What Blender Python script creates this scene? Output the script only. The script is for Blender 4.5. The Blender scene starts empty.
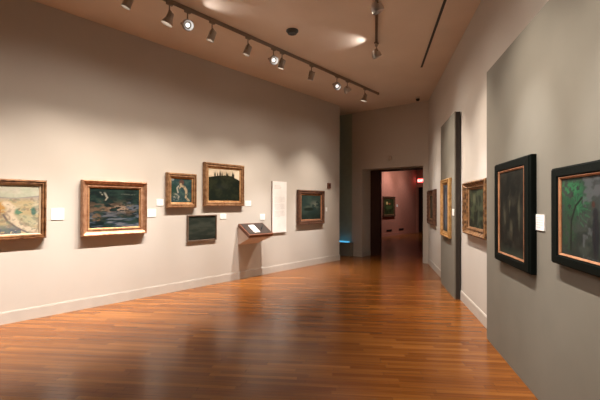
import bpy, bmesh, math, random
import numpy as np
from mathutils import Vector, Matrix
random.seed(4)
SC = bpy.context.scene
COL = SC.collection
PI = math.pi
EYE = 1.55
CEIL = 4.25

# ---------------------------------------------------------------- camera, world, exposure
cd = bpy.data.cameras.new('camera')
cd.sensor_width = 36.0
cd.lens = 396.32 / 600 * 36.0
cd.clip_start = 0.05
cam = bpy.data.objects.new('camera', cd)
COL.objects.link(cam)
_pi, _ro = math.radians(0.504), math.radians(0.199)
cam.matrix_world = Matrix.Translation((0, 0, EYE)) @ Matrix.Rotation(_pi, 4, 'X') @ Matrix.Rotation(PI / 2, 4, 'X') @ Matrix.Rotation(_ro, 4, 'Z')
SC.camera = cam
w = bpy.data.worlds.new('world')
SC.world = w
w.use_nodes = True
w.node_tree.nodes['Background'].inputs[0].default_value = (0.5, 0.42, 0.36, 1)
w.node_tree.nodes['Background'].inputs[1].default_value = 0.02
SC.view_settings.view_transform = 'Standard'
SC.view_settings.look = 'None'
SC.view_settings.gamma = 1
SC.view_settings.use_curve_mapping = False
SC.view_settings.exposure = 1.48
WALL_W = 140.0          # watts of one wall-washing track lamp
LAMP_RGB = (1.0, 0.93, 0.885)
LEAK_W = 2.6
HALO = 0.72
FRINGE_RGB = (1.0, 0.86, 0.72)
SPILL = 0.07

# ---------------------------------------------------------------- wall frames
# each long wall: unit normal pointing away from the viewer, distance, unit tangent
NL = Vector((math.cos(math.radians(140.357)), math.sin(math.radians(140.357)), 0)); TL = Vector((NL.y, -NL.x, 0)); DL = 6.127
NB = Vector((math.cos(math.radians(50.357)), math.sin(math.radians(50.357)), 0)); TB = Vector((NB.y, -NB.x, 0)); DB = 10.079
NR = Vector((math.cos(math.radians(-10.58)), math.sin(math.radians(-10.58)), 0)); TR = Vector((-NR.y, NR.x, 0)); DR = 1.393
WALLS = {'L': (NL, DL, TL, math.atan2(TL.y, TL.x)), 'B': (NB, DB, TB, math.atan2(TB.y, TB.x)), 'R': (NR, DR, TR, math.atan2(-TR.y, -TR.x))}

def wp(wl, s, off=0.0, z=0.0):
    n, d, t, _ = WALLS[wl]
    v = n * (d - off) + t * s
    return Vector((v.x, v.y, z))

def gp(s, t, z=0.0):        # grid of the back wall: s into depth, t to the right
    v = NB * s + TB * t
    return Vector((v.x, v.y, z))

# ---------------------------------------------------------------- materials
def new_mat(name):
    m = bpy.data.materials.new(name); m.use_nodes = True
    return m, m.node_tree, m.node_tree.nodes['Principled BSDF']

def mat(name, col, rough=0.6, metal=0.0, col2=None, scale=8.0, bump=0.0, bscale=60.0, stretch=(1, 1, 1), spec=0.5):
    m, nt, b = new_mat(name)
    b.inputs['Roughness'].default_value = rough
    b.inputs['Metallic'].default_value = metal
    b.inputs['Specular IOR Level'].default_value = spec
    tc = nt.nodes.new('ShaderNodeTexCoord')
    mp = nt.nodes.new('ShaderNodeMapping'); mp.inputs['Scale'].default_value = stretch
    nt.links.new(tc.outputs['Object'], mp.inputs[0])
    nz = nt.nodes.new('ShaderNodeTexNoise'); nz.inputs['Scale'].default_value = scale; nz.inputs['Detail'].default_value = 4
    nt.links.new(mp.outputs[0], nz.inputs['Vector'])
    rp = nt.nodes.new('ShaderNodeValToRGB')
    c2 = col2 if col2 else tuple(c * 0.93 for c in col)
    rp.color_ramp.elements[0].position = 0.35; rp.color_ramp.elements[0].color = (*c2, 1)
    rp.color_ramp.elements[1].position = 0.65; rp.color_ramp.elements[1].color = (*col, 1)
    nt.links.new(nz.outputs[0], rp.inputs[0]); nt.links.new(rp.outputs[0], b.inputs['Base Color'])
    if bump:
        n2 = nt.nodes.new('ShaderNodeTexNoise'); n2.inputs['Scale'].default_value = bscale
        nt.links.new(mp.outputs[0], n2.inputs['Vector'])
        bp = nt.nodes.new('ShaderNodeBump'); bp.inputs['Strength'].default_value = bump; bp.inputs['Distance'].default_value = 0.01
        nt.links.new(n2.outputs[0], bp.inputs['Height']); nt.links.new(bp.outputs[0], b.inputs['Normal'])
    return m

def glow(name, col, strength, base=(0.8, 0.8, 0.8)):
    m, nt, b = new_mat(name)
    b.inputs['Base Color'].default_value = (*base, 1)
    b.inputs['Emission Color'].default_value = (*col, 1)
    b.inputs['Emission Strength'].default_value = strength
    b.inputs['Roughness'].default_value = 0.2
    return m

def floor_material():
    m, nt, b = new_mat('oak_strip_floor')
    L = nt.links.new; N = nt.nodes.new
    tc = N('ShaderNodeTexCoord'); mp = N('ShaderNodeMapping'); mp.inputs['Rotation'].default_value = (0, 0, math.radians(5.5))
    L(tc.outputs['Object'], mp.inputs[0])
    br = N('ShaderNodeTexBrick'); br.offset = 0.37; br.offset_frequency = 3; br.squash = 1.0
    br.inputs['Color1'].default_value = (0, 0, 0, 1); br.inputs['Color2'].default_value = (1, 1, 1, 1); br.inputs['Mortar'].default_value = (0.5, 0.5, 0.5, 1)
    br.inputs['Scale'].default_value = 1.0; br.inputs['Mortar Size'].default_value = 0.0012; br.inputs['Mortar Smooth'].default_value = 0.2
    br.inputs['Brick Width'].default_value = 0.8; br.inputs['Row Height'].default_value = 0.058
    br.inputs['Bias'].default_value = 0.0
    # wander the board ends a little from row to row
    sx = N('ShaderNodeSeparateXYZ'); L(mp.outputs[0], sx.inputs[0])
    rw = N('ShaderNodeMath'); rw.operation = 'DIVIDE'; rw.inputs[1].default_value = 0.058; L(sx.outputs[1], rw.inputs[0])
    fl = N('ShaderNodeMath'); fl.operation = 'FLOOR'; L(rw.outputs[0], fl.inputs[0])
    wn = N('ShaderNodeTexWhiteNoise'); wn.noise_dimensions = '1D'; L(fl.outputs[0], wn.inputs['W'])
    ad = N('ShaderNodeMath'); ad.operation = 'MULTIPLY_ADD'; ad.inputs[1].default_value = 0.9; L(wn.outputs['Value'], ad.inputs[0]); L(sx.outputs[0], ad.inputs[2])
    cx = N('ShaderNodeCombineXYZ'); L(ad.outputs[0], cx.inputs[0]); L(sx.outputs[1], cx.inputs[1])
    L(cx.outputs[0], br.inputs['Vector'])
    rp = N('ShaderNodeValToRGB')
    e = rp.color_ramp.elements
    e[0].position = 0.0; e[0].color = (0.175, 0.055, 0.0105, 1)
    e[1].position = 1.0; e[1].color = (0.335, 0.130, 0.0270, 1)
    k = e.new(0.5); k.color = (0.230, 0.078, 0.0140, 1)
    k = e.new(0.85); k.color = (0.275, 0.099, 0.0190, 1)
    L(br.outputs['Color'], rp.inputs[0])
    # grain
    mg = N('ShaderNodeMapping'); mg.inputs['Scale'].default_value = (1.6, 45, 1); L(cx.outputs[0], mg.inputs[0])
    ng = N('ShaderNodeTexNoise'); ng.inputs['Scale'].default_value = 1.4; ng.inputs['Detail'].default_value = 5; ng.inputs['Distortion'].default_value = 0.4
    L(mg.outputs[0], ng.inputs['Vector'])
    gr = N('ShaderNodeMapRange'); gr.inputs[1].default_value = 0.3; gr.inputs[2].default_value = 0.7; gr.inputs[3].default_value = 0.74; gr.inputs[4].default_value = 1.10
    L(ng.outputs[0], gr.inputs[0])
    # broad wear
    nw = N('ShaderNodeTexNoise'); nw.inputs['Scale'].default_value = 0.5; L(mp.outputs[0], nw.inputs['Vector'])
    wr = N('ShaderNodeMapRange'); wr.inputs[1].default_value = 0.3; wr.inputs[2].default_value = 0.7; wr.inputs[3].default_value = 0.9; wr.inputs[4].default_value = 1.08
    L(nw.outputs[0], wr.inputs[0])
    m1 = N('ShaderNodeMath'); m1.operation = 'MULTIPLY'; L(gr.outputs[0], m1.inputs[0]); L(wr.outputs[0], m1.inputs[1])
    mo = N('ShaderNodeMapRange'); mo.inputs[3].default_value = 1.0; mo.inputs[4].default_value = 0.45; L(br.outputs['Fac'], mo.inputs[0])
    m2 = N('ShaderNodeMath'); m2.operation = 'MULTIPLY'; L(m1.outputs[0], m2.inputs[0]); L(mo.outputs[0], m2.inputs[1])
    vm = N('ShaderNodeVectorMath'); vm.operation = 'SCALE'; L(rp.outputs[0], vm.inputs[0]); L(m2.outputs[0], vm.inputs['Scale'])
    L(vm.outputs[0], b.inputs['Base Color'])
    b.inputs['Roughness'].default_value = 0.27
    rr = N('ShaderNodeMapRange'); rr.inputs[3].default_value = 0.16; rr.inputs[4].default_value = 0.28; L(ng.outputs[0], rr.inputs[0]); L(rr.outputs[0], b.inputs['Roughness'])
    b.inputs['Specular IOR Level'].default_value = 0.34
    bp = N('ShaderNodeBump'); bp.inputs['Strength'].default_value = 0.12; bp.inputs['Distance'].default_value = 0.003
    L(m2.outputs[0], bp.inputs['Height']); L(bp.outputs[0], b.inputs['Normal'])
    return m

M = {}
M['wall'] = mat('warm_white_wall_paint', (0.530, 0.497, 0.453), 0.85, col2=(0.520, 0.487, 0.443), scale=3, bump=0.03, bscale=120)
M['ceiling'] = mat('ceiling_paint', (0.72, 0.615, 0.515), 0.8, scale=1.2)
M['panel'] = mat('grey_green_panel_paint', (0.178, 0.168, 0.138), 0.8, scale=3, bump=0.02, bscale=120)
M['recess'] = mat('dark_teal_paint', (0.36, 0.44, 0.37), 0.8)
M['far_wall'] = mat('terracotta_wall_paint', (0.60, 0.25, 0.19), 0.8)
M['base'] = mat('baseboard_paint', (0.530, 0.497, 0.453), 0.6)
M['rear'] = mat('grey_wall_paint', (0.16, 0.15, 0.13), 0.85)
M['floor'] = floor_material()
M['dark_wood'] = mat('dark_stained_wood', (0.045, 0.016, 0.010), 0.4, col2=(0.03, 0.010, 0.006), scale=5, stretch=(8, 8, 0.6))
M['brown_wood'] = mat('red_brown_wood', (0.17, 0.065, 0.035), 0.4, col2=(0.11, 0.04, 0.02), scale=5, stretch=(1, 8, 8))
M['black_top'] = mat('black_smooth_board', (0.026, 0.016, 0.013), 0.4)
M['paper'] = mat('white_card', (0.88, 0.87, 0.86), 0.7)
M['ink'] = mat('grey_ink', (0.62, 0.60, 0.59), 0.8)
M['black'] = mat('black_metal', (0.012, 0.012, 0.012), 0.5)
M['end_shade'] = mat('dark_brown_end_shade', (0.035, 0.026, 0.020), 0.7)  # shade on the wall panels' near ends, painted as dark brown
M['track'] = mat('bronze_track_metal', (0.26, 0.20, 0.15), 0.5, metal=0.1)
M['housing'] = mat('grey_lamp_housing', (0.42, 0.37, 0.31), 0.4, metal=0.3)
M['chrome'] = mat('chrome_reflector', (0.55, 0.54, 0.53), 0.28, metal=1.0)
M['lens'] = glow('lit_lamp_lens', (1, 0.95, 0.88), 3.0)
M['lens_ball'] = glow('lit_ball_lamp_lens', (1, 0.95, 0.90), 0.75)
M['lens_dim'] = glow('lamp_lens_seen_aslant', (1, 0.93, 0.85), 1.2)
M['cyan'] = glow('blue_light_strip', (0.10, 0.55, 0.95), 0.3, (0.1, 0.3, 0.4))
M['exit_red'] = glow('red_exit_sign_face', (1.0, 0.07, 0.06), 1.4, (0.5, 0.03, 0.03))
M['exit_white'] = glow('exit_letter_face', (1.0, 0.55, 0.5), 1.6)
M['plastic'] = mat('off_white_plastic', (0.62, 0.56, 0.50), 0.5)
M['plinth'] = mat('grey_green_plinth_paint', (0.20, 0.20, 0.175), 0.6)
M['thermo'] = mat('brown_plastic', (0.16, 0.06, 0.035), 0.5)
def gilt(name, c1, c2, metal=0.45, rough=0.42, scale=14, bump=0.25):
    return mat(name, c1, rough, metal, c2, scale, bump, 90)
M['gilt_brown'] = gilt('brown_gilt', (0.33, 0.17, 0.075), (0.13, 0.055, 0.022))
M['gilt_rose'] = gilt('rose_gilt', (0.52, 0.31, 0.19), (0.34, 0.17, 0.09))
M['gilt_gold'] = gilt('warm_gilt', (0.55, 0.33, 0.15), (0.36, 0.17, 0.06))
M['gilt_dull'] = gilt('dull_gilt', (0.42, 0.25, 0.13), (0.22, 0.105, 0.045))
M['gilt_bright'] = gilt('bright_gilt', (0.66, 0.40, 0.16), (0.42, 0.22, 0.07))
M['gilt_antique'] = gilt('antique_gilt', (0.36, 0.19, 0.075), (0.075, 0.034, 0.014), scale=16, bump=0.5)
M['liner_cream'] = mat('cream_linen_liner', (0.55, 0.42, 0.28), 0.7)
M['liner_copper'] = gilt('copper_gilt_liner', (0.50, 0.25, 0.13), (0.34, 0.15, 0.07))
M['frame_black'] = mat('black_frame_wood', (0.0035, 0.0055, 0.0045), 0.6, spec=0.05, bump=0.1, bscale=40)
M['frame_slate'] = mat('dark_grey_frame_wood', (0.045, 0.045, 0.038), 0.5)
M['frame_taupe'] = mat('taupe_frame_wood', (0.15, 0.10, 0.07), 0.5, col2=(0.10, 0.07, 0.05))
M['frame_umber'] = mat('umber_frame_wood', (0.14, 0.065, 0.035), 0.45, col2=(0.07, 0.03, 0.018), scale=20, bump=0.2)

# ---------------------------------------------------------------- mesh helpers
def link(name, bm, m, parent=None, smooth=False, recalc=True):
    if recalc:
        bmesh.ops.recalc_face_normals(bm, faces=bm.faces[:])
    me = bpy.data.meshes.new(name); bm.to_mesh(me); bm.free()
    for mm in (m if isinstance(m, (list, tuple)) else [m]):
        me.materials.append(mm)
    if smooth:
        for p in me.polygons: p.use_smooth = True
        try: me.set_sharp_from_angle(angle=math.radians(40))
        except Exception: pass
    o = bpy.data.objects.new(name, me); COL.objects.link(o)
    if parent is not None: o.parent = parent
    return o

def bbox(bm, x0, x1, y0, y1, z0, z1, bev=0.0):
    r = bmesh.ops.create_cube(bm, size=1.0)
    vs = r['verts']
    for v in vs:
        v.co = Vector(((x0 + x1) / 2 + v.co.x * (x1 - x0), (y0 + y1) / 2 + v.co.y * (y1 - y0), (z0 + z1) / 2 + v.co.z * (z1 - z0)))
    if bev:
        es = {e for v in vs for e in v.link_edges}
        bmesh.ops.bevel(bm, geom=list(es), offset=bev, segments=2, affect='EDGES', profile=0.6)

def box_bm(*a, bev=0.0):
    bm = bmesh.new(); bbox(bm, *a, bev=bev); return bm

def prism(bm, pts, z0, z1):
    """vertical prism over world points pts (x, y)"""
    a = [bm.verts.new((p[0], p[1], z0)) for p in pts]; b = [bm.verts.new((p[0], p[1], z1)) for p in pts]
    bm.faces.new(a[::-1]); bm.faces.new(b)
    n = len(pts)
    for i in range(n):
        bm.faces.new((a[i], a[(i + 1) % n], b[(i + 1) % n], b[i]))

def wall_prism(bm, wl, s0, s1, o0, o1, z0, z1):
    prism(bm, [wp(wl, s0, o0), wp(wl, s1, o0), wp(wl, s1, o1), wp(wl, s0, o1)], z0, z1)

def grid_prism(bm, s0, s1, t0, t1, z0, z1):
    prism(bm, [gp(s0, t0), gp(s1, t0), gp(s1, t1), gp(s0, t1)], z0, z1)

def lathe(bm, prof, seg=24, M4=None):
    """prof: list of (radius, z)"""
    rings = []
    for r, z in prof:
        ring = []
        if r < 1e-6:
            ring = [bm.verts.new((0, 0, z))]
        else:
            for i in range(seg):
                a = 2 * PI * i / seg
                ring.append(bm.verts.new((r * math.cos(a), r * math.sin(a), z)))
        rings.append(ring)
    for a, b in zip(rings, rings[1:]):
        if len(a) == 1 and len(b) == 1: continue
        for i in range(seg):
            j = (i + 1) % seg
            if len(a) == 1: bm.faces.new((a[0], b[i], b[j]))
            elif len(b) == 1: bm.faces.new((a[i], a[j], b[0]))
            else: bm.faces.new((a[i], a[j], b[j], b[i]))
    if M4 is not None:
        vs = [v for ring in rings for v in ring]
        bmesh.ops.transform(bm, matrix=M4, verts=vs)

def empty(name, loc, rotz=0.0, label=None, cat=None, group=None):
    o = bpy.data.objects.new(name, None); COL.objects.link(o)
    o.empty_display_size = 0.1
    o.location = loc; o.rotation_euler = (0, 0, rotz)
    if label: o['label'] = label
    if cat: o['category'] = cat
    if group: o['group'] = group
    return o

def struct(name, bm, m):
    o = link(name, bm, m); o['kind'] = 'structure'; return o

# ---------------------------------------------------------------- structure
bm = bmesh.new(); prism(bm, [(-14, -7), (14, -7), (14, 34), (-14, 34)], -0.2, 0.0)
struct('floor', bm, M['floor'])
bm = bmesh.new(); prism(bm, [(-14, -7), (14, -7), (14, 34), (-14, 34)], CEIL, CEIL + 0.2)
struct('ceiling', bm, M['ceiling'])

LS0 = -4.2
bm = bmesh.new(); wall_prism(bm, 'L', LS0, 9.10, 0, -0.25, 0, CEIL); struct('wall_left', bm, M['wall'])
bm = bmesh.new(); wall_prism(bm, 'R', -3.6, 10.95, 0, -0.25, 0, CEIL); struct('wall_right', bm, M['wall'])
a, b_ = wp('L', LS0), wp('R', -3.5)
dv = (b_ - a).normalized(); nn = Vector((dv.y, -dv.x, 0)) * 0.2
bm = bmesh.new(); prism(bm, [a - dv * .3, b_ + dv * .3, b_ + dv * .3 + nn, a - dv * .3 + nn], 0, CEIL); struct('wall_rear', bm, M['rear'])
# back wall with its wide opening (0.5 m thick)
T0, T1, HEAD = -6.0, -4.155, 2.555
bm = bmesh.new()
outer = [(-6.34, 0), (T0, 0), (T0, HEAD), (T1, HEAD), (T1, 0), (-3.6, 0), (-3.6, CEIL), (-6.34, CEIL)]
fr = [bm.verts.new(gp(10.079, t, z)) for t, z in outer]; bk = [bm.verts.new(gp(10.579, t, z)) for t, z in outer]
for q in ((0, 1, 2, 7), (2, 3, 6, 7), (3, 4, 5, 6)):
    bm.faces.new([fr[i] for i in q]); bm.faces.new([bk[i] for i in q][::-1])
for i in range(8):
    j = (i + 1) % 8
    bm.faces.new((fr[i], fr[j], bk[j], bk[i]))
struct('wall_back', bm, M['wall'])
# recess between the left wall and the back wall
bm = bmesh.new(); grid_prism(bm, 10.12, 10.579, -9.0, -6.345, 0, CEIL); struct('wall_recess', bm, M['recess'])
bm = bmesh.new(); grid_prism(bm, 8.85, 10.12, -9.2, -9.0, 0, CEIL); struct('wall_passage', bm, M['recess'])

def baseboard(name, wl, s0, s1, off=0.0, h=0.14, m=None):
    bm = bmesh.new()
    wall_prism(bm, wl, s0, s1, off, off + 0.014, 0, h)
    wall_prism(bm, wl, s0, s1, off, off + 0.009, h, h + 0.012)
    struct(name, bm, m or M['base'])
baseboard('baseboard_left', 'L', LS0, 9.10)
baseboard('baseboard_right', 'R', -3.5, 10.74)
bm = bmesh.new()
grid_prism(bm, 10.065, 10.079, -6.34, T0 + .014, 0, 0.14); grid_prism(bm, 10.079, 10.57, T0, T0 + .014, 0, 0.14)
grid_prism(bm, 10.065, 10.079, T1, -3.98, 0, 0.14); grid_prism(bm, 10.07, 10.079, -6.34, T0 + .008, 0.14, 0.152); grid_prism(bm, 10.07, 10.079, T1, -3.98, 0.14, 0.152)
struct('baseboard_back', bm, M['base'])
bm = bmesh.new()
wall_prism(bm, 'L', 9.10, 9.114, -0.25, 0.014, 0, 0.14)
struct('baseboard_left_end', bm, M['base'])

# dark timber door frame on the far side of the opening
bm = bmesh.new()
grid_prism(bm, 10.585, 10.66, -6.35, -5.67, 0, 2.62)
grid_prism(bm, 10.585, 10.66, -4.36, -3.6, 0, 2.62)
grid_prism(bm, 10.585, 10.66, -5.67, -4.36, 2.50, 2.62)
struct('door_1', bm, M['dark_wood'])

# far gallery seen through the opening
bm = bmesh.new(); grid_prism(bm, 10.7, 20.7, -9.0, -8.8, 0, CEIL); struct('wall_far_left', bm, M['far_wall'])
bm = bmesh.new(); grid_prism(bm, 20.5, 20.7, -8.8, -8.76, 0, CEIL)
grid_prism(bm, 20.5, 20.7, -8.76, -7.4, 2.45, CEIL)
grid_prism(bm, 20.5, 20.7, -7.4, -2.8, 0, CEIL)
struct('wall_far_back', bm, M['far_wall'])
bm = bmesh.new(); grid_prism(bm, 20.9, 20.95, -8.9, -7.2, 0, 2.6); struct('door_2', bm, M['dark_wood'])
bm = bmesh.new(); grid_prism(bm, 10.66, 20.6, -3.2, -3.0, 0, CEIL); struct('wall_far_right', bm, M['far_wall'])
bm = bmesh.new(); grid_prism(bm, 10.66, 20.5, -8.8, -8.786, 0, 0.14); struct('baseboard_far_left', bm, M['far_wall'])

# ---------------------------------------------------------------- grey painted wall panels
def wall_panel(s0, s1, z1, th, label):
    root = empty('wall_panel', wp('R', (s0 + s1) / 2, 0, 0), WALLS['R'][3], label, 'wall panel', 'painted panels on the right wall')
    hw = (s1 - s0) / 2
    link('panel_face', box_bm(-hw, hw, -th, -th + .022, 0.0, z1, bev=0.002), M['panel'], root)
    link('shaded_body', box_bm(-hw + .004, hw - .004, -th + .022, -0.016, 0.0, z1 - .004), M['end_shade'], root)  # body coloured dark to paint in the shade of the panel's near end
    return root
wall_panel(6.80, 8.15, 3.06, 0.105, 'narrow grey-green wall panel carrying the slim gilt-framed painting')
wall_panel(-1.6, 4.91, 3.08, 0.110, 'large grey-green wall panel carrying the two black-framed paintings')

# ---------------------------------------------------------------- painting pictures (numpy)
rng = np.random.RandomState(7)
def vnoise(u, v, fx, fy, seed):
    r = np.random.RandomState(seed); nx, ny = int(fx) + 3, int(fy) + 3
    g = r.rand(nx, ny)
    x = np.clip(u, 0, 1) * fx; y = np.clip(v, 0, 1) * fy
    i = x.astype(int); j = y.astype(int); a = x - i; b = y - j
    a = a * a * (3 - 2 * a); b = b * b * (3 - 2 * b)
    return (g[i, j] * (1 - a) + g[i + 1, j] * a) * (1 - b) + (g[i, j + 1] * (1 - a) + g[i + 1, j + 1] * a) * b
def fbm(u, v, fx, fy, seed, o=4):
    s = 0; k = 1.0; t = 0
    for q in range(o):
        s = s + k * vnoise(u, v, fx * 2 ** q, fy * 2 ** q, seed + q); t += k; k *= 0.55
    return s / t
def mixc(c, d, f):
    f = np.clip(f, 0, 1)[..., None]
    return c * (1 - f) + np.array(d) * f
def blob(u, v, cu, cv, ru, rv, ang=0.0, soft=0.35):
    du, dv_ = u - cu, v - cv
    ca, sa = math.cos(ang), math.sin(ang)
    x = (du * ca + dv_ * sa) / ru; y = (-du * sa + dv_ * ca) / rv
    return np.clip((1 - np.sqrt(x * x + y * y)) / soft, 0, 1)
def stroke(u, v, pts, wd, soft=0.5):
    d = np.full(u.shape, 9.0)
    for (a, b), (c, e) in zip(pts, pts[1:]):
        L2 = (c - a) ** 2 + (e - b) ** 2
        t = np.clip(((u - a) * (c - a) + (v - b) * (e - b)) / L2, 0, 1)
        d = np.minimum(d, np.hypot(u - a - t * (c - a), v - b - t * (e - b)))
    return np.clip((1 - d / wd) / soft, 0, 1)
def base(u, col): return np.ones(u.shape + (3,)) * np.array(col)

def pic_fields(u, v):
    n = fbm(u, v, 7, 9, 3); n2 = fbm(u, v, 16, 20, 9)
    c = base(u, (.38, .40, .31)); c = mixc(c, (.46, .44, .36), (n - .4) * 3)
    hz = 0.76 + 0.03 * np.sin(u * 7)
    low = v < hz
    g = mixc(base(u, (.40, .33, .19)), (.46, .41, .30), (n - .4) * 4)
    g = mixc(g, (.30, .27, .25), (v - .66) * 9)
    g = mixc(g, (.42, .24, .08), blob(u, v, .52, .52, .17, .17) * (n2 > .42))
    g = mixc(g, (.24, .10, .04), blob(u, v, .53, .42, .12, .10) * (n2 > .5))
    g = mixc(g, (.10, .20, .13), blob(u, v, .82, .45, .16, .10) * (n > .42))
    g = mixc(g, (.07, .14, .11), blob(u, v, .93, .46, .04, .10))
    g = mixc(g, (.36, .36, .24), blob(u, v, .80, .26, .22, .16) * .7)
    g = mixc(g, (.10, .12, .14), np.clip((.22 - v) * 8, 0, 1) * (u < .78) * (n2 > .4))
    road = stroke(u, v, [(.98, .02), (.80, .14), (.70, .26), (.64, .40), (.66, .55), (.60, .62)], .065)
    g = mixc(g, (.55, .46, .34), road)
    g = mixc(g, (.14, .12, .12), stroke(u, v, [(.86, .02), (.72, .14), (.62, .26), (.57, .40)], .018))
    c = np.where(low[..., None], g, c)
    c = mixc(c, (.20, .19, .19), (1 - np.abs(v - hz) / .012))
    n5 = fbm(u, v, 14, 10, 203, 3)
    c = mixc(c, (.20, .15, .11), np.clip((n5 - .54) * 7, 0, .6) * (v < .74))
    c = mixc(c, (.13, .16, .12), np.clip((n2 - .58) * 9, 0, .6) * (v < .72))
    return c * (0.70 + 0.42 * n2[..., None])

def pic_stream(u, v):
    n = fbm(u, v, 5, 9, 21, 5); n2 = fbm(u, v, 16, 30, 5, 3); n3 = fbm(u, v, 5, 28, 33, 3); n4 = fbm(u + .08 * np.sin(v * 9), v, 11, 22, 37, 2)
    c = mixc(base(u, (.006, .014, .014)), (.020, .042, .034), (n - .4) * 4)
    mid = np.exp(-((v - .47) / .16) ** 2)
    c = mixc(c, (.13, .085, .055), mid * np.clip((n4 - .48) * 9, 0, 1))
    c = mixc(c, (.30, .22, .16), mid * np.clip((n2 - .52) * 10, 0, 1) * blob(u, v, .60, .48, .45, .20, 0, .8))
    c = mixc(c, (.05, .08, .12), np.clip((.46 - v) * 4, 0, 1) * np.clip((n3 - .46) * 8, 0, 1) * .8)
    c = mixc(c, (.17, .18, .20), np.clip((.44 - v) * 5, 0, 1) * np.clip((n3 - .58) * 12, 0, 1) * .8)
    c = mixc(c, (.08, .11, .15), blob(u, v, .9, .55, .22, .16) * np.clip((n4 - .4) * 5, 0, 1) * .8)
    c = mixc(c, (.14, .09, .05), blob(u, v, .14, .26, .10, .12) * np.clip((n2 - .44) * 9, 0, 1))
    for a, b, c_, e, w_ in ((.20, .90, .25, .82, .022), (.29, .88, .34, .76, .030), (.34, .76, .31, .70, .022)):
        c = mixc(c, (.34, .33, .27), stroke(u, v, [(a, b), (c_, e)], w_, .9) * np.clip((n2 - .34) * 5, 0, 1))
    c = mixc(c, (.09, .11, .09), stroke(u, v, [(.62, .86), (.95, .84)], .02, .9) * (n2 > .48))
    return c

def pic_bathers(u, v):
    n = fbm(u, v, 5, 6, 41); n2 = fbm(u, v, 14, 16, 45)
    c = mixc(base(u, (.025, .060, .065)), (.055, .10, .09), (n - .4) * 4)
    c = mixc(c, (.16, .06, .035), blob(u, v, .5, .85, .14, .14) * .7)
    c = mixc(c, (.02, .05, .03), blob(u, v, .15, .5, .2, .3) * .7)
    c = mixc(c, (.34, .32, .26), np.maximum(blob(u, v, .26, .20, .24, .16, .2, .7), stroke(u, v, [(.14, .34), (.30, .30), (.44, .16)], .08, .9)) * np.clip((n2 - .38) * 7, 0, 1))
    c = mixc(c, (.46, .43, .35), stroke(u, v, [(.33, .42), (.28, .60), (.36, .68)], .04) * .8)
    fig = np.maximum(stroke(u, v, [(.48, .72), (.62, .66), (.72, .52), (.74, .36)], .075), stroke(u, v, [(.74, .38), (.70, .22), (.86, .08)], .055))
    fig = np.maximum(fig, stroke(u, v, [(.50, .70), (.38, .58)], .035)); fig = np.maximum(fig, blob(u, v, .46, .76, .07, .07))
    c = mixc(c, (.46, .36, .23), fig * np.clip((n2 - .3) * 5, .2, 1))
    c = mixc(c, (.40, .40, .38), blob(u, v, .08, .96, .08, .08) * .7)
    return c * (.85 + .3 * n2[..., None])

def pic_hill(u, v):
    n = fbm(u, v, 6, 6, 61); n2 = fbm(u, v, 20, 14, 65)
    sky = mixc(base(u, (.90, .78, .60)), (.62, .52, .36), (n - .4) * 3)
    hill = mixc(base(u, (.010, .016, .010)), (.028, .034, .018), (n - .42) * 4)
    top = .74 + .06 * np.sin((u - .1) * 3.2) - .16 * np.clip(u - .72, 0, 1) * 2.2 + .02 * (n2 - .5)
    hill = mixc(hill, (.030, .034, .030), blob(u, v, .42, .45, .30, .12, .1, .9) * .5)
    m_ = (v < top)
    c = np.where(m_[..., None], hill, sky)
    for cu, h, wd in ((.20, .12, .03), (.28, .10, .022), (.36, .18, .035), (.42, .13, .025), (.56, .15, .022), (.60, .11, .03), (.76, .16, .03), (.80, .12, .03)):
        c = mixc(c, (.022, .024, .014), blob(u, v, cu, .80, wd * 1.1, h, 0, .6) * (v > .55))
    return c

def pic_dusk(u, v):
    n = fbm(u, v, 4, 14, 71)
    c = mixc(base(u, (.026, .034, .027)), (.048, .056, .042), (n - .4) * 4)
    c = mixc(c, (.014, .018, .014), np.clip((.25 - v) * 3, 0, 1))
    c = mixc(c, (.06, .07, .055), blob(u, v, .5, .62, .5, .10) * .6)
    return c

def pic_cloud(u, v):
    n = fbm(u, v, 5, 7, 81)
    c = mixc(base(u, (.026, .045, .038)), (.046, .070, .056), (n - .4) * 4)
    c = mixc(c, (.16, .17, .13), blob(u, v, .72, .62, .34, .20, 0, .9) * (n > .40))
    c = mixc(c, (.10, .12, .09), blob(u, v, .35, .48, .25, .12, 0, .9))
    c = mixc(c, (.013, .020, .014), blob(u, v, .38, .42, .30, .09) + np.clip((.36 - v) * 3, 0, .6))
    return c

def pic_grove(u, v):
    n = fbm(u, v, 5, 8, 91); n2 = fbm(u, v, 12, 9, 95)
    c = mixc(base(u, (.008, .010, .008)), (.030, .030, .022), (n - .42) * 4)
    for cu, cw, vv, hh in ((.22, .07, .42, .36), (.45, .05, .62, .22), (.50, .08, .30, .20), (.80, .06, .5, .34)):
        c = mixc(c, (.12, .115, .075), blob(u, v, cu, vv, cw, hh, 0, .9) * np.clip((n2 - .40) * 6, 0, 1) * .8)
    c = mixc(c, (.15, .14, .10), blob(u, v, .34, .74, .13, .07) * np.clip((n - .45) * 6, 0, 1))
    c = mixc(c, (.05, .07, .05), np.clip((.12 - v) * 6, 0, 1))
    return c

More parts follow.
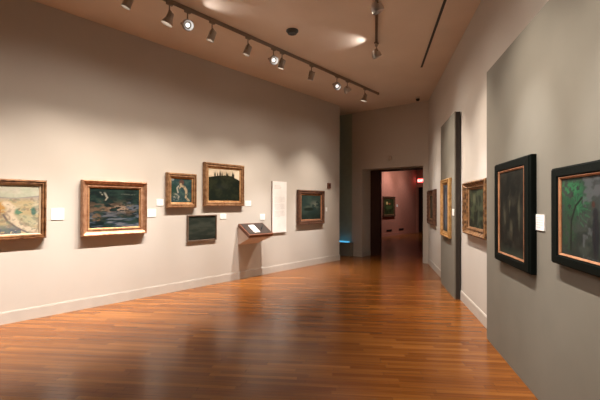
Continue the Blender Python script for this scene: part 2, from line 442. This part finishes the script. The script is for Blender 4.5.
def pic_tree(u, v):
    n = fbm(u, v, 8, 8, 101); n2 = fbm(u, v, 26, 22, 105)
    c = mixc(base(u, (.022, .030, .026)), (.040, .052, .045), (n - .4) * 4)
    c = mixc(c, (.045, .05, .055), np.clip((v - .45) * 2, 0, 1) * np.clip((u - .3) * 3, 0, 1))
    c = mixc(c, (.020, .080, .040), blob(u, v, .22, .72, .30, .34, 0, .6) * (n2 > .42))
    c = mixc(c, (.030, .15, .065), blob(u, v, .14, .86, .24, .12, 0, .5) * (n2 > .48))
    c = mixc(c, (.10, .11, .12), np.clip((fbm(u, v, 9, 11, 77) - .52) * 6, 0, .6) * (u > .35))
    c = mixc(c, (.022, .055, .030), blob(u, v, .12, .30, .16, .30, 0, .6) * (n2 > .45))
    for k in range(9):
        a = -1.2 + k * .42
        c = mixc(c, (.035, .16, .075), stroke(u, v, [(.27, .60), (.27 + .10 * math.cos(a), .60 + .16 * math.sin(a)), (.27 + .19 * math.cos(a * .9), .58 + .20 * math.sin(a) )], .010, .9) * np.clip((n2 - .3) * 4, 0, .6))
    c = mixc(c, (.012, .016, .012), stroke(u, v, [(.16, .08), (.17, .45), (.24, .64), (.34, .74)], .016))
    c = mixc(c, (.014, .016, .020), np.maximum(blob(u, v, .53, .30, .055, .34), blob(u, v, .53, .55, .045, .08)))
    c = mixc(c, (.055, .028, .022), blob(u, v, .50, .66, .028, .045))
    c = mixc(c, (.03, .035, .05), blob(u, v, .82, .35, .18, .4, 0, .9) * .6)
    return c

def pic_portrait(u, v):
    n = fbm(u, v, 5, 8, 111)
    c = mixc(base(u, (.030, .035, .045)), (.065, .075, .095), (n - .4) * 4)
    c = mixc(c, (.16, .18, .22), stroke(u, v, [(.45, .75), (.55, .40), (.5, .12)], .12, .9) * .9)
    c = mixc(c, (.03, .04, .03), np.clip((.2 - v) * 4, 0, 1))
    return c

def pic_forest(u, v):
    n = fbm(u, v, 7, 8, 121)
    c = mixc(base(u, (.014, .017, .011)), (.045, .055, .030), (n - .45) * 5)
    c = mixc(c, (.08, .085, .05), blob(u, v, .35, .75, .12, .14) * (n > .45))
    c = mixc(c, (.06, .07, .045), stroke(u, v, [(.6, .1), (.66, .5), (.58, .9)], .05) * .6)
    return c

def pic_dim(u, v):
    n = fbm(u, v, 5, 5, 131)
    return mixc(base(u, (.035, .028, .020)), (.09, .07, .05), (n - .4) * 4)

def pic_still(u, v):
    n = fbm(u, v, 6, 5, 141)
    c = mixc(base(u, (.025, .030, .012)), (.06, .065, .025), (n - .4) * 4)
    c = mixc(c, (.75, .55, .22), blob(u, v, .30, .72, .11, .12))
    c = mixc(c, (.35, .12, .05), blob(u, v, .55, .68, .14, .06))
    c = mixc(c, (.10, .14, .05), blob(u, v, .5, .45, .4, .15) * .6)
    return c

def paint_material(rough=0.5):
    m, nt, b = new_mat('oil_paint')
    at = nt.nodes.new('ShaderNodeAttribute'); at.attribute_name = 'paint'
    tc = nt.nodes.new('ShaderNodeTexCoord')
    nz = nt.nodes.new('ShaderNodeTexNoise'); nz.inputs['Scale'].default_value = 60
    nt.links.new(tc.outputs['Object'], nz.inputs['Vector'])
    bp = nt.nodes.new('ShaderNodeBump'); bp.inputs['Strength'].default_value = 0.15; bp.inputs['Distance'].default_value = 0.003
    nt.links.new(nz.outputs[0], bp.inputs['Height']); nt.links.new(bp.outputs[0], b.inputs['Normal'])
    nt.links.new(at.outputs['Color'], b.inputs['Base Color'])
    b.inputs['Roughness'].default_value = rough
    b.inputs['Specular IOR Level'].default_value = 0.12
    return m
M['paint'] = paint_material()

def canvas_obj(w_, h_, y, z0, fn, parent, nx=110, ny=90, gain=1.0):
    """flat canvas w_ by h_ centred on x=0, lower edge z0, standing at depth y"""
    us = np.linspace(0, 1, nx + 1); vs = np.linspace(0, 1, ny + 1)
    U, V = np.meshgrid(us, vs)
    c = np.clip(fn(U, V) * gain, 0, 1)
    verts = [((u - .5) * w_, y, z0 + v * h_) for v in vs for u in us]
    nb = len(verts)
    faces = [(j * (nx + 1) + i, j * (nx + 1) + i + 1, (j + 1) * (nx + 1) + i + 1, (j + 1) * (nx + 1) + i) for j in range(ny) for i in range(nx)]
    # a stretcher-deep body behind the painted face
    verts += [(-w_ / 2, y + .012, z0), (w_ / 2, y + .012, z0), (w_ / 2, y + .012, z0 + h_), (-w_ / 2, y + .012, z0 + h_)]
    faces.append((nb, nb + 3, nb + 2, nb + 1))
    me = bpy.data.meshes.new('canvas'); me.from_pydata(verts, [], faces); me.update()
    at = me.color_attributes.new('paint', 'FLOAT_COLOR', 'POINT')
    buf = np.ones((len(verts), 4), dtype=np.float32); buf[:nb, :3] = c.reshape(-1, 3); buf[nb:, :3] = .1
    at.data.foreach_set('color', buf.ravel())
    me.materials.append(M['paint'])
    o = bpy.data.objects.new('canvas', me); COL.objects.link(o); o.parent = parent
    return o

def frame_bm(W, H, prof, bx, bz, mod=None, n=1):
    """mitred moulding round a W x H rectangle centred on x=0 with its foot at z=0. prof: (fraction of border 0..1, depth)"""
    bm = bmesh.new(); loops = []
    for k, (f, d) in enumerate(prof):
        ix, iz = f * bx, f * bz
        x0, x1, z0, z1 = -W / 2 + ix, W / 2 - ix, iz, H - iz
        cs = [(x0, z0), (x1, z0), (x1, z1), (x0, z1)]; lp = []
        for q in range(4):
            (a, b), (c, e) = cs[q], cs[(q + 1) % 4]
            for i in range(n):
                t = i / n; dd = d
                if mod and n > 1: dd = d + mod(q, t, f)
                lp.append(bm.verts.new((a + (c - a) * t, -dd, b + (e - b) * t)))
        loops.append(lp)
    m_ = 4 * n
    for a, b in zip(loops, loops[1:]):
        for i in range(m_):
            j = (i + 1) % m_
            bm.faces.new((a[i], a[j], b[j], b[i]))
    a, b = loops[0], loops[-1]
    for i in range(m_):
        j = (i + 1) % m_
        bm.faces.new((a[j], a[i], b[i], b[j]))
    return bm

# mouldings: outer back edge -> outer front -> ... -> sight edge -> back
P_SCOOP = [(0, 0.0), (0, .045), (.04, .058), (.12, .060), (.20, .050), (.45, .032), (.66, .026), (.72, .034), (.80, .034), (.84, .024), (.84, .0)]
P_GALLERY = [(0, 0.0), (0, .040), (.10, .052), (.26, .054), (.34, .040), (.40, .044), (.62, .046), (.70, .034), (.78, .030), (.78, .0)]
P_THIN = [(0, 0.0), (0, .030), (.15, .036), (.8, .036), (1, .026), (1, .0)]
P_BLACK = [(0, 0.0), (0, .040), (.03, .044), (.10, .046), (.14, .056), (.70, .058), (.74, .052), (.84, .050), (.84, 0.)]
P_ORNATE = [(0, 0.0), (0, .050), (.06, .075), (.20, .082), (.34, .066), (.52, .044), (.66, .042), (.72, .054), (.80, .050), (.84, .036), (.84, 0.)]

def painting(wl, s0, s1, z0, z1, off, prof, fmat, lmat, bx, bz, fn, label, group=None, mod=None, n=1, gain=1.0, tilt=0.0, liner=True, depth=1.0, rot=None, loc=None):
    W, H = s1 - s0, z1 - z0
    if loc is None:
        loc = wp(wl, (s0 + s1) / 2, off + .002, z0); rot = WALLS[wl][3]
    root = empty('framed_painting', loc, rot, label, 'painting', group)
    pf = [(f, d * depth) for f, d in prof]
    link('frame', frame_bm(W, H, pf, bx, bz, mod, n), fmat, root)
    last = prof[-1][0]; di = prof[-2][1] * depth
    if not liner: di = prof[-2][1] * depth + .002
    if liner:
        b0x, b0z = last * bx, last * bz
        lb = frame_bm(W - 2 * b0x + .004, H - 2 * b0z + .004, [(0, .004), (0, di + .001), (.2, di + .003), (.9, di - .003), (1, di - .005), (1, .004)], bx - b0x, bz - b0z)
        bmesh.ops.translate(lb, vec=(0, 0, b0z - .002), verts=lb.verts[:])
        link('liner', lb, lmat, root)
    canvas_obj(W - 2 * bx + .01, H - 2 * bz + .01, -(di - .010), bz - .005, fn, root, gain=gain)
    if tilt: root.rotation_euler = (tilt, 0, root.rotation_euler[2])
    return root

# left wall, from the left edge of the photograph towards the doorway
painting('L', 0.86, 1.945, 1.071, 1.849, 0, P_GALLERY, M['gilt_brown'], M['liner_cream'], .085, .075, pic_fields, 'pale landscape with a winding road, brown gilt frame, cut by the left edge', depth=1.45)
painting('L', 2.397, 3.390, 1.058, 1.885, 0, P_SCOOP, M['gilt_rose'], M['gilt_gold'], .115, .118, pic_stream, 'dark rocky stream painting in a wide rose-gold frame', gain=.72, depth=1.45)
painting('L', 3.766, 4.362, 1.465, 2.077, 0, P_GALLERY, M['gilt_dull'], M['gilt_gold'], .092, .100, pic_bathers, 'small painting of a pale bending figure on teal, in gold frame', gain=.72, depth=1.45)
painting('L', 4.540, 5.525, 1.492, 2.320, 0, P_GALLERY, M['gilt_dull'], M['gilt_gold'], .110, .108, pic_hill, 'painting of a dark hill under a cream sky, gold frame, hung highest', gain=.72, depth=1.45)
painting('L', 4.195, 4.852, 0.850, 1.330, 0, P_THIN, M['frame_taupe'], M['frame_slate'], .020, .022, pic_dusk, 'small near-black landscape in a thin dark frame, below the hill painting', gain=.72, liner=False)
painting('L', 7.268, 8.317, 1.033, 1.882, 0, P_GALLERY, M['frame_umber'], M['liner_copper'], .135, .130, pic_cloud, 'dark green cloud landscape in a brown frame, last before the recess', gain=.72, depth=1.45)

# right wall
def leaf_mod(amp, k):
    return lambda q, t, f: amp * math.sin(PI * min(1, f / .84)) * (0.5 + 0.5 * math.sin(t * k * 2 * PI)) * (1.0 if .02 < t < .98 else 0)
painting('R', 9.35, 10.42, 1.06, 1.885, 0, P_ORNATE, M['frame_umber'], M['gilt_dull'], .20, .14, pic_dim, 'dark ornate-framed painting nearest the doorway on the right wall', mod=leaf_mod(.010, 8), n=48)
painting('R', 7.05, 7.90, 0.965, 1.995, .105, P_GALLERY, M['gilt_bright'], M['gilt_gold'], .18, .10, pic_portrait, 'slim-looking painting in a bright gilt frame on the narrow grey panel')
painting('R', 5.08, 6.36, 1.110, 1.870, 0, P_ORNATE, M['gilt_antique'], M['gilt_dull'], .25, .12, pic_forest, 'dark forest painting in a heavy carved antique gold frame', mod=leaf_mod(.005, 9), n=72, depth=1.05)
painting('R', 3.47, 4.42, 0.983, 1.955, .110, P_BLACK, M['frame_black'], M['liner_copper'], .150, .100, pic_grove, 'tall dark grove painting in a black frame with copper liner', gain=.6)
painting('R', 2.02, 3.085, 1.141, 1.801, .110, P_BLACK, M['frame_black'], M['liner_copper'], .145, .085, pic_tree, 'painting of a green tree and dark figure in a black frame, cut by right edge', gain=.8)
# far gallery
painting(None, 0, 1.23, .93, 1.90, 0, P_GALLERY, M['frame_umber'], M['gilt_dull'], .12, .12, pic_still, 'dark painting with a yellow spot on the terracotta wall beyond the doorway', loc=gp(17.24, -8.798, .93), rot=math.atan2(NB.y, NB.x))

# ---------------------------------------------------------------- wall labels and text panel
def inked(bm, nf):
    for f in bm.faces:
        if f not in nf: f.material_index = 1
def card(wl, s0, s1, z0, z1, off, label, lines=4, dot=False, ch='wall_label', group=None):
    W, H = s1 - s0, z1 - z0
    r = empty(ch, wp(wl, (s0 + s1) / 2, off, z0), WALLS[wl][3], label, 'wall label', group)
    bm = box_bm(-W / 2, W / 2, -.008, 0, 0, H, bev=.001); nf = set(bm.faces); rr = random.Random(int(s0 * 100))
    for i in range(lines):
        z = H * (.80 - .60 * i / max(1, lines - 1)); x = -W * .38
        end = W * (.38 if i < lines - 1 else .1) * (1 if i else .3)
        while x < end:
            l = min(rr.uniform(.10, .22) * W, end - x)
            if l > .004: bbox(bm, x, x + l, -.0088, -.008, z - H * .02, z + H * .02)
            x += l + .02 * W + .003
    if dot:
        lathe(bm, [(0, 0), (W * .07, 0), (W * .07, .001), (0, .001)], 12, Matrix.Translation((W * .32, -.008, H * .82)) @ Matrix.Rotation(PI / 2, 4, 'X'))
    inked(bm, nf); link('card', bm, [M['paper'], M['ink']], r)
    return r
card('L', 2.02, 2.18, 1.311, 1.469, 0, 'square white label card right of the pale road landscape', dot=True)
card('L', 3.438, 3.592, 1.318, 1.450, 0, 'white label card beside the stream painting, lower of the pair')
card('L', 3.600, 3.728, 1.505, 1.617, 0, 'white label card left of the bending-figure painting, upper of the pair')
card('L', 5.605, 5.775, 1.489, 1.606, 0, 'white label card right of the hill painting')
card('L', 4.955, 5.105, 1.240, 1.344, 0, 'white label card right of the near-black landscape')
card('L', 6.040, 6.185, 1.190, 1.320, 0, 'white label card just above the slanted reading desk')
card('L', 8.439, 8.515, 1.345, 1.450, 0, 'small label card right of the cloud landscape')
card('R', 3.310, 3.4795, 1.345, 1.470, .110, 'white label card between the two black-framed paintings', lines=5)
card('R', 6.815, 6.96, 1.36, 1.47, .105, 'small label card on the narrow grey panel')  # beside the gilt frame

tp = empty('text_panel', wp('L', 6.63, .003, .893), WALLS['L'][3], 'tall white exhibition text panel between the reading desk and cloud landscape', 'text panel')
link('backing_board', box_bm(-.235, .235, -.028, 0, 0, 1.155, bev=.001), M['thermo'], tp)
bm = box_bm(-.235, .235, -.032, -.028, 0, 1.155); nf = set(bm.faces); rr = random.Random(3)
for i in range(3):
    bbox(bm, -.17, rr.uniform(.0, .1), -.0332, -.032, 1.05 - i * .03, 1.058 - i * .03)
for i in range(26):
    if i in (8, 17): continue
    z = .80 - i * .0175; x = -.17; end = .17 if i not in (7, 16, 25) else 0.02
    while x < end:
        l = min(rr.uniform(.02, .06), end - x)
        bbox(bm, x, x + l, -.0332, -.032, z - .0028, z + .0028); x += l + .008
inked(bm, nf); link('text_face', bm, [M['paper'], M['ink']], tp)

# ---------------------------------------------------------------- slanted reading desk
rd = empty('reading_desk', wp('L', 5.735, .003, .70), WALLS['L'][3], 'wall-mounted slanted reading desk with brown wood edge and dark top', 'reading desk')
X0, X1 = -.335, .335
bm = bmesh.new()   # wedge bracket
vs = [(-.32, 0.002, 0), (-.32, 0.002, .38), (-.32, -.315, .155), (-.32, -.315, .150)]
pr = [(0, 0.0), (0, .385), (-.325, .165), (-.325, .148)]
L_ = [bm.verts.new((-.325 if i else -.325, y, z)) for i, (y, z) in enumerate(pr)]
R_ = [bm.verts.new((.325 if z > .1 else .235, y, z)) for y, z in pr]
bm.faces.new(L_); bm.faces.new(R_[::-1])
for i in range(4):
    j = (i + 1) % 4; bm.faces.new((L_[i], L_[j], R_[j], R_[i]))
link('bracket', bm, mat('pale_brown_laminate', (0.66, 0.56, 0.50), 0.6), rd)
def slab(y0, z0, y1, z1, t0, t1, x0, x1, bev=.002):
    """a board following the slope (y0,z0 at wall) -> (y1,z1 at the front) between heights t0 and t1 above it"""
    bm = bmesh.new(); d = Vector((0, y1 - y0, z1 - z0)); n_ = Vector((0, -(d.z), d.y)).normalized()
    if n_.z < 0: n_ = -n_
    P = []
    for x in (x0, x1):
        for (y, z) in ((y0, z0), (y1, z1)):
            for t in (t0, t1): P.append(bm.verts.new(Vector((x, y, z)) + n_ * t))
    for f in ((0, 1, 3, 2), (4, 6, 7, 5), (0, 4, 5, 1), (2, 3, 7, 6), (0, 2, 6, 4), (1, 5, 7, 3)): bm.faces.new([P[i] for i in f])
    if bev:
        bmesh.ops.recalc_face_normals(bm, faces=bm.faces[:])
        bmesh.ops.bevel(bm, geom=bm.edges[:], offset=bev, segments=1, affect='EDGES')
    return bm
ys, zs, ye, ze = -.005, .385, -.335, .165
link('wood_edge', slab(ys, zs, ye, ze, 0, .062, X0 - .006, X1 + .006), M['brown_wood'], rd)
link('desk_top', slab(ys - .02, zs - .0133, ye + .03, ze + .020, .0625, .070, X0 + .028, X1 - .028, .003), M['black_top'], rd)
dy, dz = ye - ys, ze - zs
def on(f): return (ys + dy * f, zs + dz * f)
a, b2 = on(.20), on(.82)
pc = empty('paper_sheet', wp('L', 5.735, .003, .70), WALLS['L'][3], 'white paper sheet lying on the slanted reading desk', 'paper')
bm = slab(a[0], a[1], b2[0], b2[1], .0705, .0725, -.15, .01, 0); nf = set(bm.faces)
for i in range(5):
    f0 = .40 + i * .07; p0, p1 = on(f0), on(f0 + .018)
    sub = slab(p0[0], p0[1], p1[0], p1[1], .0726, .0730, -.12, -.02 if i < 4 else -.07, 0)
    me = bpy.data.meshes.new('t'); sub.to_mesh(me); sub.free(); bm.from_mesh(me); bpy.data.meshes.remove(me)
inked(bm, nf); link('sheet', bm, [M['paper'], M['ink']], pc)
pn = empty('pen', wp('L', 5.735, .003, .70), WALLS['L'][3], 'slim dark pen lying right of the paper on the reading desk', 'pen')
p0, p1 = on(.30), on(.62)
n_ = Vector((0, -dz, dy)).normalized(); n_ = -n_ if n_.z < 0 else n_
A = Vector((.24, p0[0], p0[1])) + n_ * .087; B = Vector((.09, p1[0], p1[1])) + n_ * .087
q = (B - A); bm = bmesh.new()
lathe(bm, [(0, 0), (.010, 0), (.015, .02), (.015, q.length - .03), (.006, q.length), (0, q.length)], 10, Matrix.Translation(A) @ q.to_track_quat('Z', 'Y').to_matrix().to_4x4())
link('barrel', bm, M['black'], pn, smooth=True)

# ---------------------------------------------------------------- small fittings
th = empty('wall_thermostat', wp('L', 8.587, 0, 1.955), WALLS['L'][3], 'small brown box sensor high on the left wall near the recess', 'thermostat')
link('cover', box_bm(-.07, .07, -.03, .002, 0, .14, bev=.006), M['thermo'], th)
link('front_plate', box_bm(-.035, .035, -.034, -.030, .05, .11), M['dark_wood'], th)

ms = empty('motion_sensor', gp(10.079, -5.11, 2.73), WALLS['B'][3], 'pale oval sensor on the wall above the doorway', 'sensor')
bm = bmesh.new(); lathe(bm, [(0, .035), (.03, .032), (.055, .018), (.06, 0), (0, 0)], 20, Matrix.Translation((0, .002, .08)) @ Matrix.Diagonal((1, 1, 1.4, 1)) @ Matrix.Rotation(PI / 2, 4, 'X'))
link('cover', bm, M['plastic'], ms, smooth=True)

def ceiling_disc(name, x, y, r, h, m, label, cat):
    o = empty(name, (x, y, CEIL), 0, label, cat)
    bm = bmesh.new(); lathe(bm, [(0, .002), (r, .002), (r, -h * .35), (r * .9, -h * .45), (r * .72, -h), (0, -h)], 28)
    link('body', bm, m, o, smooth=True)
    return o
sd = ceiling_disc('smoke_detector', -.13, 6.16, .095, .055, M['frame_slate'], 'dark round smoke detector alone on the middle of the ceiling', 'smoke detector')
bm = bmesh.new(); lathe(bm, [(.02, -.055), (.035, -.060), (.035, -.050), (.02, -.050), (.02, -.055)], 16); link('sensor_ring', bm, M['black'], sd)
dc = ceiling_disc('security_camera', 2.97, 10.0, .06, .05, M['plastic'], 'tiny dark dome camera on the ceiling near the doorway corner', 'camera')
bm = bmesh.new(); lathe(bm, [(.05, -.045), (.045, -.075), (.028, -.098), (0, -.105), (0, -.045)], 20); link('dome', bm, M['black'], dc, smooth=True)

# linear slot diffuser
p, q = Vector((1.905, 5.20)), Vector((2.385, 7.79))
dd_ = (q - p).normalized(); p = q - dd_ * 8.0
sl = empty('slot_diffuser', ((p.x + q.x) / 2, (p.y + q.y) / 2, CEIL - .004), math.atan2(dd_.y, dd_.x), 'long thin black air slot in the ceiling beside the right wall', 'air vent')
link('slot', box_bm(-4, 4, -.020, .020, -.006, 0), M['black'], sl)
bm = bmesh.new(); bbox(bm, -4.015, 4.015, .020, .042, -.008, 0); bbox(bm, -4.015, 4.015, -.042, -.020, -.008, 0); bbox(bm, 4.0, 4.015, -.02, .02, -.008, 0); bbox(bm, -4.015, -4, -.02, .02, -.008, .002)
link('trim', bm, M['ceiling'], sl)

# plinth in the recess with a glowing blue top
pl = empty('display_plinth', gp(9.98, -6.50, 0), WALLS['B'][3], 'low grey block in the recess with a glowing blue top edge', 'plinth')
link('block', box_bm(-.36, .22, -.09, .09, 0, .40, bev=.006), M['plinth'], pl)
link('blue_light', box_bm(-.34, .10, -.07, .07, .40, .43, bev=.004), M['cyan'], pl)

# exit sign and floor-level outlets in the far gallery
ex = empty('exit_sign', gp(20.5, -8.55, 2.68), WALLS['B'][3], 'small red illuminated exit sign beyond the doorway', 'exit sign')
link('housing', box_bm(-.18, .18, -.06, .002, 0, .24, bev=.006), M['black'], ex)
link('face', box_bm(-.165, .165, -.064, -.060, .015, .225), M['exit_red'], ex)
cu = bpy.data.curves.new('lettering', 'FONT'); cu.body = 'EXIT'; cu.size = .17; cu.extrude = .002; cu.align_x = 'CENTER'
to = bpy.data.objects.new('tmp_text', cu); COL.objects.link(to)
bpy.context.view_layer.update()
me = bpy.data.meshes.new_from_object(to.evaluated_get(bpy.context.evaluated_depsgraph_get()))
bpy.data.objects.remove(to); me.materials.clear(); me.materials.append(M['exit_white'])
lt = bpy.data.objects.new('lettering', me); COL.objects.link(lt); lt.parent = ex; lt.location = (0, -.067, .06); lt.rotation_euler = (PI / 2, 0, 0)

fc = gp(18.13, -8.798, 1.40)
r = empty('wall_label', fc, math.atan2(NB.y, NB.x), 'bright label card beside the painting beyond the doorway', 'wall label')
bm = box_bm(-.08, .08, -.008, .002, 0, .12); nf = set(bm.faces)
for i in range(3): bbox(bm, -.055, .05 - .02 * i, -.009, -.008, .09 - i * .028, .096 - i * .028)
inked(bm, nf); link('card', bm, [M['paper'], M['ink']], r)
for i, (s, lab) in enumerate(((17.30, 'dark low wall grille directly under the far gallery painting'), (18.6, 'dark low wall grille right of the one under the far painting'))):
    g = empty('wall_grille', gp(s, -8.8, .23), math.atan2(NB.y, NB.x), lab, 'wall vent', 'low grilles in the far gallery')
    link('plate', box_bm(-.26, .26, -.01, .002, 0, .09), M['dark_wood'], g)
    bm = bmesh.new()
    for k in range(9): bbox(bm, -.23 + k * .052, -.20 + k * .052, -.014, -.010, .012, .078)
    link('slats', bm, M['black'], g)

# ---------------------------------------------------------------- tracks
def track(p, q, label):
    d = (q - p); L = d.length
    o = empty('lighting_track', ((p.x + q.x) / 2, (p.y + q.y) / 2, CEIL), math.atan2(d.y, d.x), label, 'track')
    bm = bmesh.new(); h = L / 2
    bbox(bm, -h, h, -.020, -.012, -.042, .002); bbox(bm, -h, h, .012, .020, -.042, .002); bbox(bm, -h, h, -.012, .012, -.012, .002)
    link('rail', bm, M['track'], o)
    for sgn in (-1, 1):
        link('end_cap', box_bm(sgn * h - .012, sgn * h + .012, -.022, .022, -.046, .002, bev=.003), M['black'], o)
    return o
track(gp(-2.6, -4.68), gp(8.62, -4.68), 'long ceiling lighting track running parallel to the left wall')
TRK2 = 1.36   # distance of the second track from the right wall
track(wp('R', -3.0, TRK2), wp('R', 6.78, TRK2), 'short ceiling lighting track end above the middle of the room')

# ---------------------------------------------------------------- track lamps
def lamp(pos, aim, label, power=WALL_W, kind='can', size=39, blend=1.0, group='track lamps', drop=.20, leak=None, lens='lens', col=None, soft0=False):
    """a track lamp hung from the rail above pos and aimed at aim"""
    root = empty('track_spotlight', (pos.x, pos.y, CEIL), 0, label, 'track light', group)
    hz = -.042 - drop
    # adapter and stem
    bm = bmesh.new(); bbox(bm, -.045, .045, -.017, .017, -.075, -.0465, bev=.003)
    lathe(bm, [(0, -.075), (.009, -.075), (.009, hz + .03), (0, hz + .03)], 10)
    ad = link('adapter', bm, M['track'], root)
    d = (aim - Vector((pos.x, pos.y, CEIL + hz))).normalized()
    ad.rotation_euler = (0, 0, WALLS['L'][3])
    Rm = d.to_track_quat('-Z', 'Y').to_matrix().to_4x4()
    pivot = Matrix.Translation((0, 0, hz)) @ Rm
    bm = bmesh.new()      # yoke
    for sx in (-1, 1): bbox(bm, sx * .066 - .003, sx * .066 + .003, -.011, .011, -.02, .075)
    bbox(bm, -.069, .069, -.011, .011, .070, .078)
    bmesh.ops.transform(bm, matrix=pivot, verts=bm.verts[:])
    link('yoke', bm, M['track'], root)
    bm = bmesh.new()
    if kind == 'can':
        lathe(bm, [(0, .065), (.040, .065), (.050, .055), (.052, -.03), (.056, -.075), (.060, -.085), (.056, -.087), (.050, -.06), (.046, -.03), (0, -.03)], 28, pivot)
        rf, lz, lr = M['housing'], -.060, .047
    elif kind == 'bell':
        lathe(bm, [(0, .070), (.034, .070), (.042, .060), (.046, .0), (.060, -.045), (.078, -.085), (.082, -.090), (.077, -.092), (.058, -.05), (.044, -.01), (0, -.01)], 28, pivot)
        rf, lz, lr = M['housing'], -.055, .054
    else:
        lathe(bm, [(0, .085), (.03, .080), (.058, .058), (.075, .02), (.080, -.02), (.076, -.05), (.070, -.052), (.066, -.03), (.05, -.012), (0, -.008)], 28, pivot)
        rf, lz, lr = M['chrome'], -.020, .028; lens = 'lens_ball'
    link('housing', bm, rf, root, smooth=True)
    bm = bmesh.new(); lathe(bm, [(0, lz - .008), (lr * .6, lz - .006), (lr, lz), (lr, lz + .004), (0, lz + .004)], 24, pivot)
    link('lens', bm, M[lens], root, smooth=True)
    if power > 0:
        # a reflector lamp's beam: hot core, soft halo and a little spill
        for nm, f, sz in (('bulb', 1.0, size), ('beam_halo', HALO, size * 1.95), ('beam_spill', SPILL, size * 3.4)):
            ld = bpy.data.lights.new(nm, 'SPOT'); ld.energy = power * f; ld.color = FRINGE_RGB if nm != 'bulb' else LAMP_RGB
            ld.spot_size = math.radians(sz); ld.spot_blend = blend; ld.shadow_soft_size = 0.0 if soft0 else .022
            lo = bpy.data.objects.new(nm, ld); COL.objects.link(lo); lo.parent = root
            lo.matrix_local = Matrix.Translation(Vector((0, 0, hz)) + d * .11) @ Rm
    if leak is not None:
        tgt, pw, sz = leak
        ld = bpy.data.lights.new('vent_leak', 'SPOT'); ld.energy = pw; ld.color = LAMP_RGB
        ld.spot_size = math.radians(sz); ld.spot_blend = .8; ld.shadow_soft_size = .01
        lo = bpy.data.objects.new('vent_leak', ld); COL.objects.link(lo); lo.parent = root
        dv2 = (tgt - Vector((pos.x, pos.y, CEIL + hz))).normalized()
        lo.matrix_local = Matrix.Translation(Vector((0, 0, hz)) + dv2 * .13) @ dv2.to_track_quat('-Z', 'Y').to_matrix().to_4x4()
    return root
TT = -4.68
def aimL(s, z): return wp('L', s, 0, z)
def aimR(s, z, off=0): return wp('R', s, off, z)
L1 = 'lamps on the long track'
# lamps on the long track, near to far (the first ones hang above and behind the camera)
lamp(gp(-.4, TT), aimL(-.1, -.5), 'track lamp outside the frame at the near end of the long track', group=L1)
lamp(gp(1.0, TT), aimL(.6, -.5), 'track lamp outside the frame just before the first visible one', group=L1)
lamp(gp(2.36, TT), aimL(1.2, -.5), 'grey can track lamp at the top edge, nearest of the long track', kind='can', group=L1, lens='lens_dim')
lamp(gp(2.92, TT), aimL(1.8, -.5), 'bell-shaped track lamp, second visible on the long track, lit mouth', kind='bell', group=L1)
lamp(gp(3.20, TT), aimR(1.6, 1.7, .1), 'round chrome track lamp facing the camera beside the bell-shaped one', kind='ball', group=L1, power=40, soft0=True, leak=(gp(3.6, -3.9, CEIL), LEAK_W, 95))
lamp(gp(3.62, TT), aimL(2.65, -.5), 'grey can track lamp right of the round chrome one near the top', kind='can', group=L1, lens='lens_dim')
lamp(gp(4.33, TT), aimL(3.4, -.5), 'grey can track lamp alone midway along the long track', kind='can', group=L1, lens='lens_dim')
lamp(gp(4.92, TT), aimR(2.9, 1.6, .1), 'large chrome track lamp facing the camera at the middle of the track', kind='ball', group=L1, power=40, soft0=True)
lamp(gp(5.14, TT), aimL(4.8, -.5), 'small can track lamp tucked behind the large chrome one', kind='can', group=L1)
lamp(gp(5.98, TT), aimL(6.05, -.5), 'small can track lamp between the chrome one and the far cluster', kind='can', power=WALL_W * 1.25, group=L1, lens='lens_dim')
lamp(gp(6.84, TT), aimR(5.6, 1.3), 'bright track lamp, first of the far cluster of three', kind='ball', group=L1, power=60, size=40, soft0=True)
lamp(gp(7.24, TT), aimR(9.5, 1.4), 'bright track lamp, middle of the far cluster of three', kind='ball', group=L1, power=85, size=36, soft0=True)
lamp(gp(7.98, TT), aimL(7.35, -.5), 'bright track lamp at the far end of the long track', kind='bell', power=WALL_W * 1.35, group=L1)
# lamps on the short track
L2 = 'lamps on the short track'
lamp(wp('R', 6.62, TRK2), aimR(7.3, .7, .1), 'chrome track lamp at the end of the middle track', kind='ball', group=L2, leak=(Vector((.80, 6.55, CEIL)), LEAK_W * .8, 100))
lamp(wp('R', 5.05, TRK2), aimR(5.6, .7), 'chrome track lamp cut by the top edge of the photo', kind='ball', group=L2)
lamp(wp('R', 3.3, TRK2), aimR(3.7, 1.3, .1), 'track lamp outside the frame lighting the dark grove painting', group=L2)
lamp(wp('R', 1.9, TRK2), aimR(2.4, 1.3, .1), 'track lamp outside the frame lighting the green tree painting', group=L2)
lamp(wp('R', 0.3, TRK2), aimR(.9, 1.2, .1), 'track lamp outside the frame nearest the viewer on the short track', group=L2)

# far gallery: one short track with a lamp washing the terracotta wall
o = empty('lighting_track', gp(16.4, -7.6, CEIL), math.atan2(NB.y, NB.x), 'lighting track on the ceiling of the far gallery', 'track')
link('rail', box_bm(-2, 2, -.02, .02, -.04, .002), M['track'], o)
lamp(gp(16.9, -7.6), gp(17.1, -8.8, 1.7), 'track lamp in the far gallery above its painting', power=42, group='far gallery lamps', size=60)
lamp(gp(18.2, -7.6), gp(18.9, -8.8, 1.2), 'second track lamp in the far gallery, further along its wall', power=22, group='far gallery lamps', size=60)
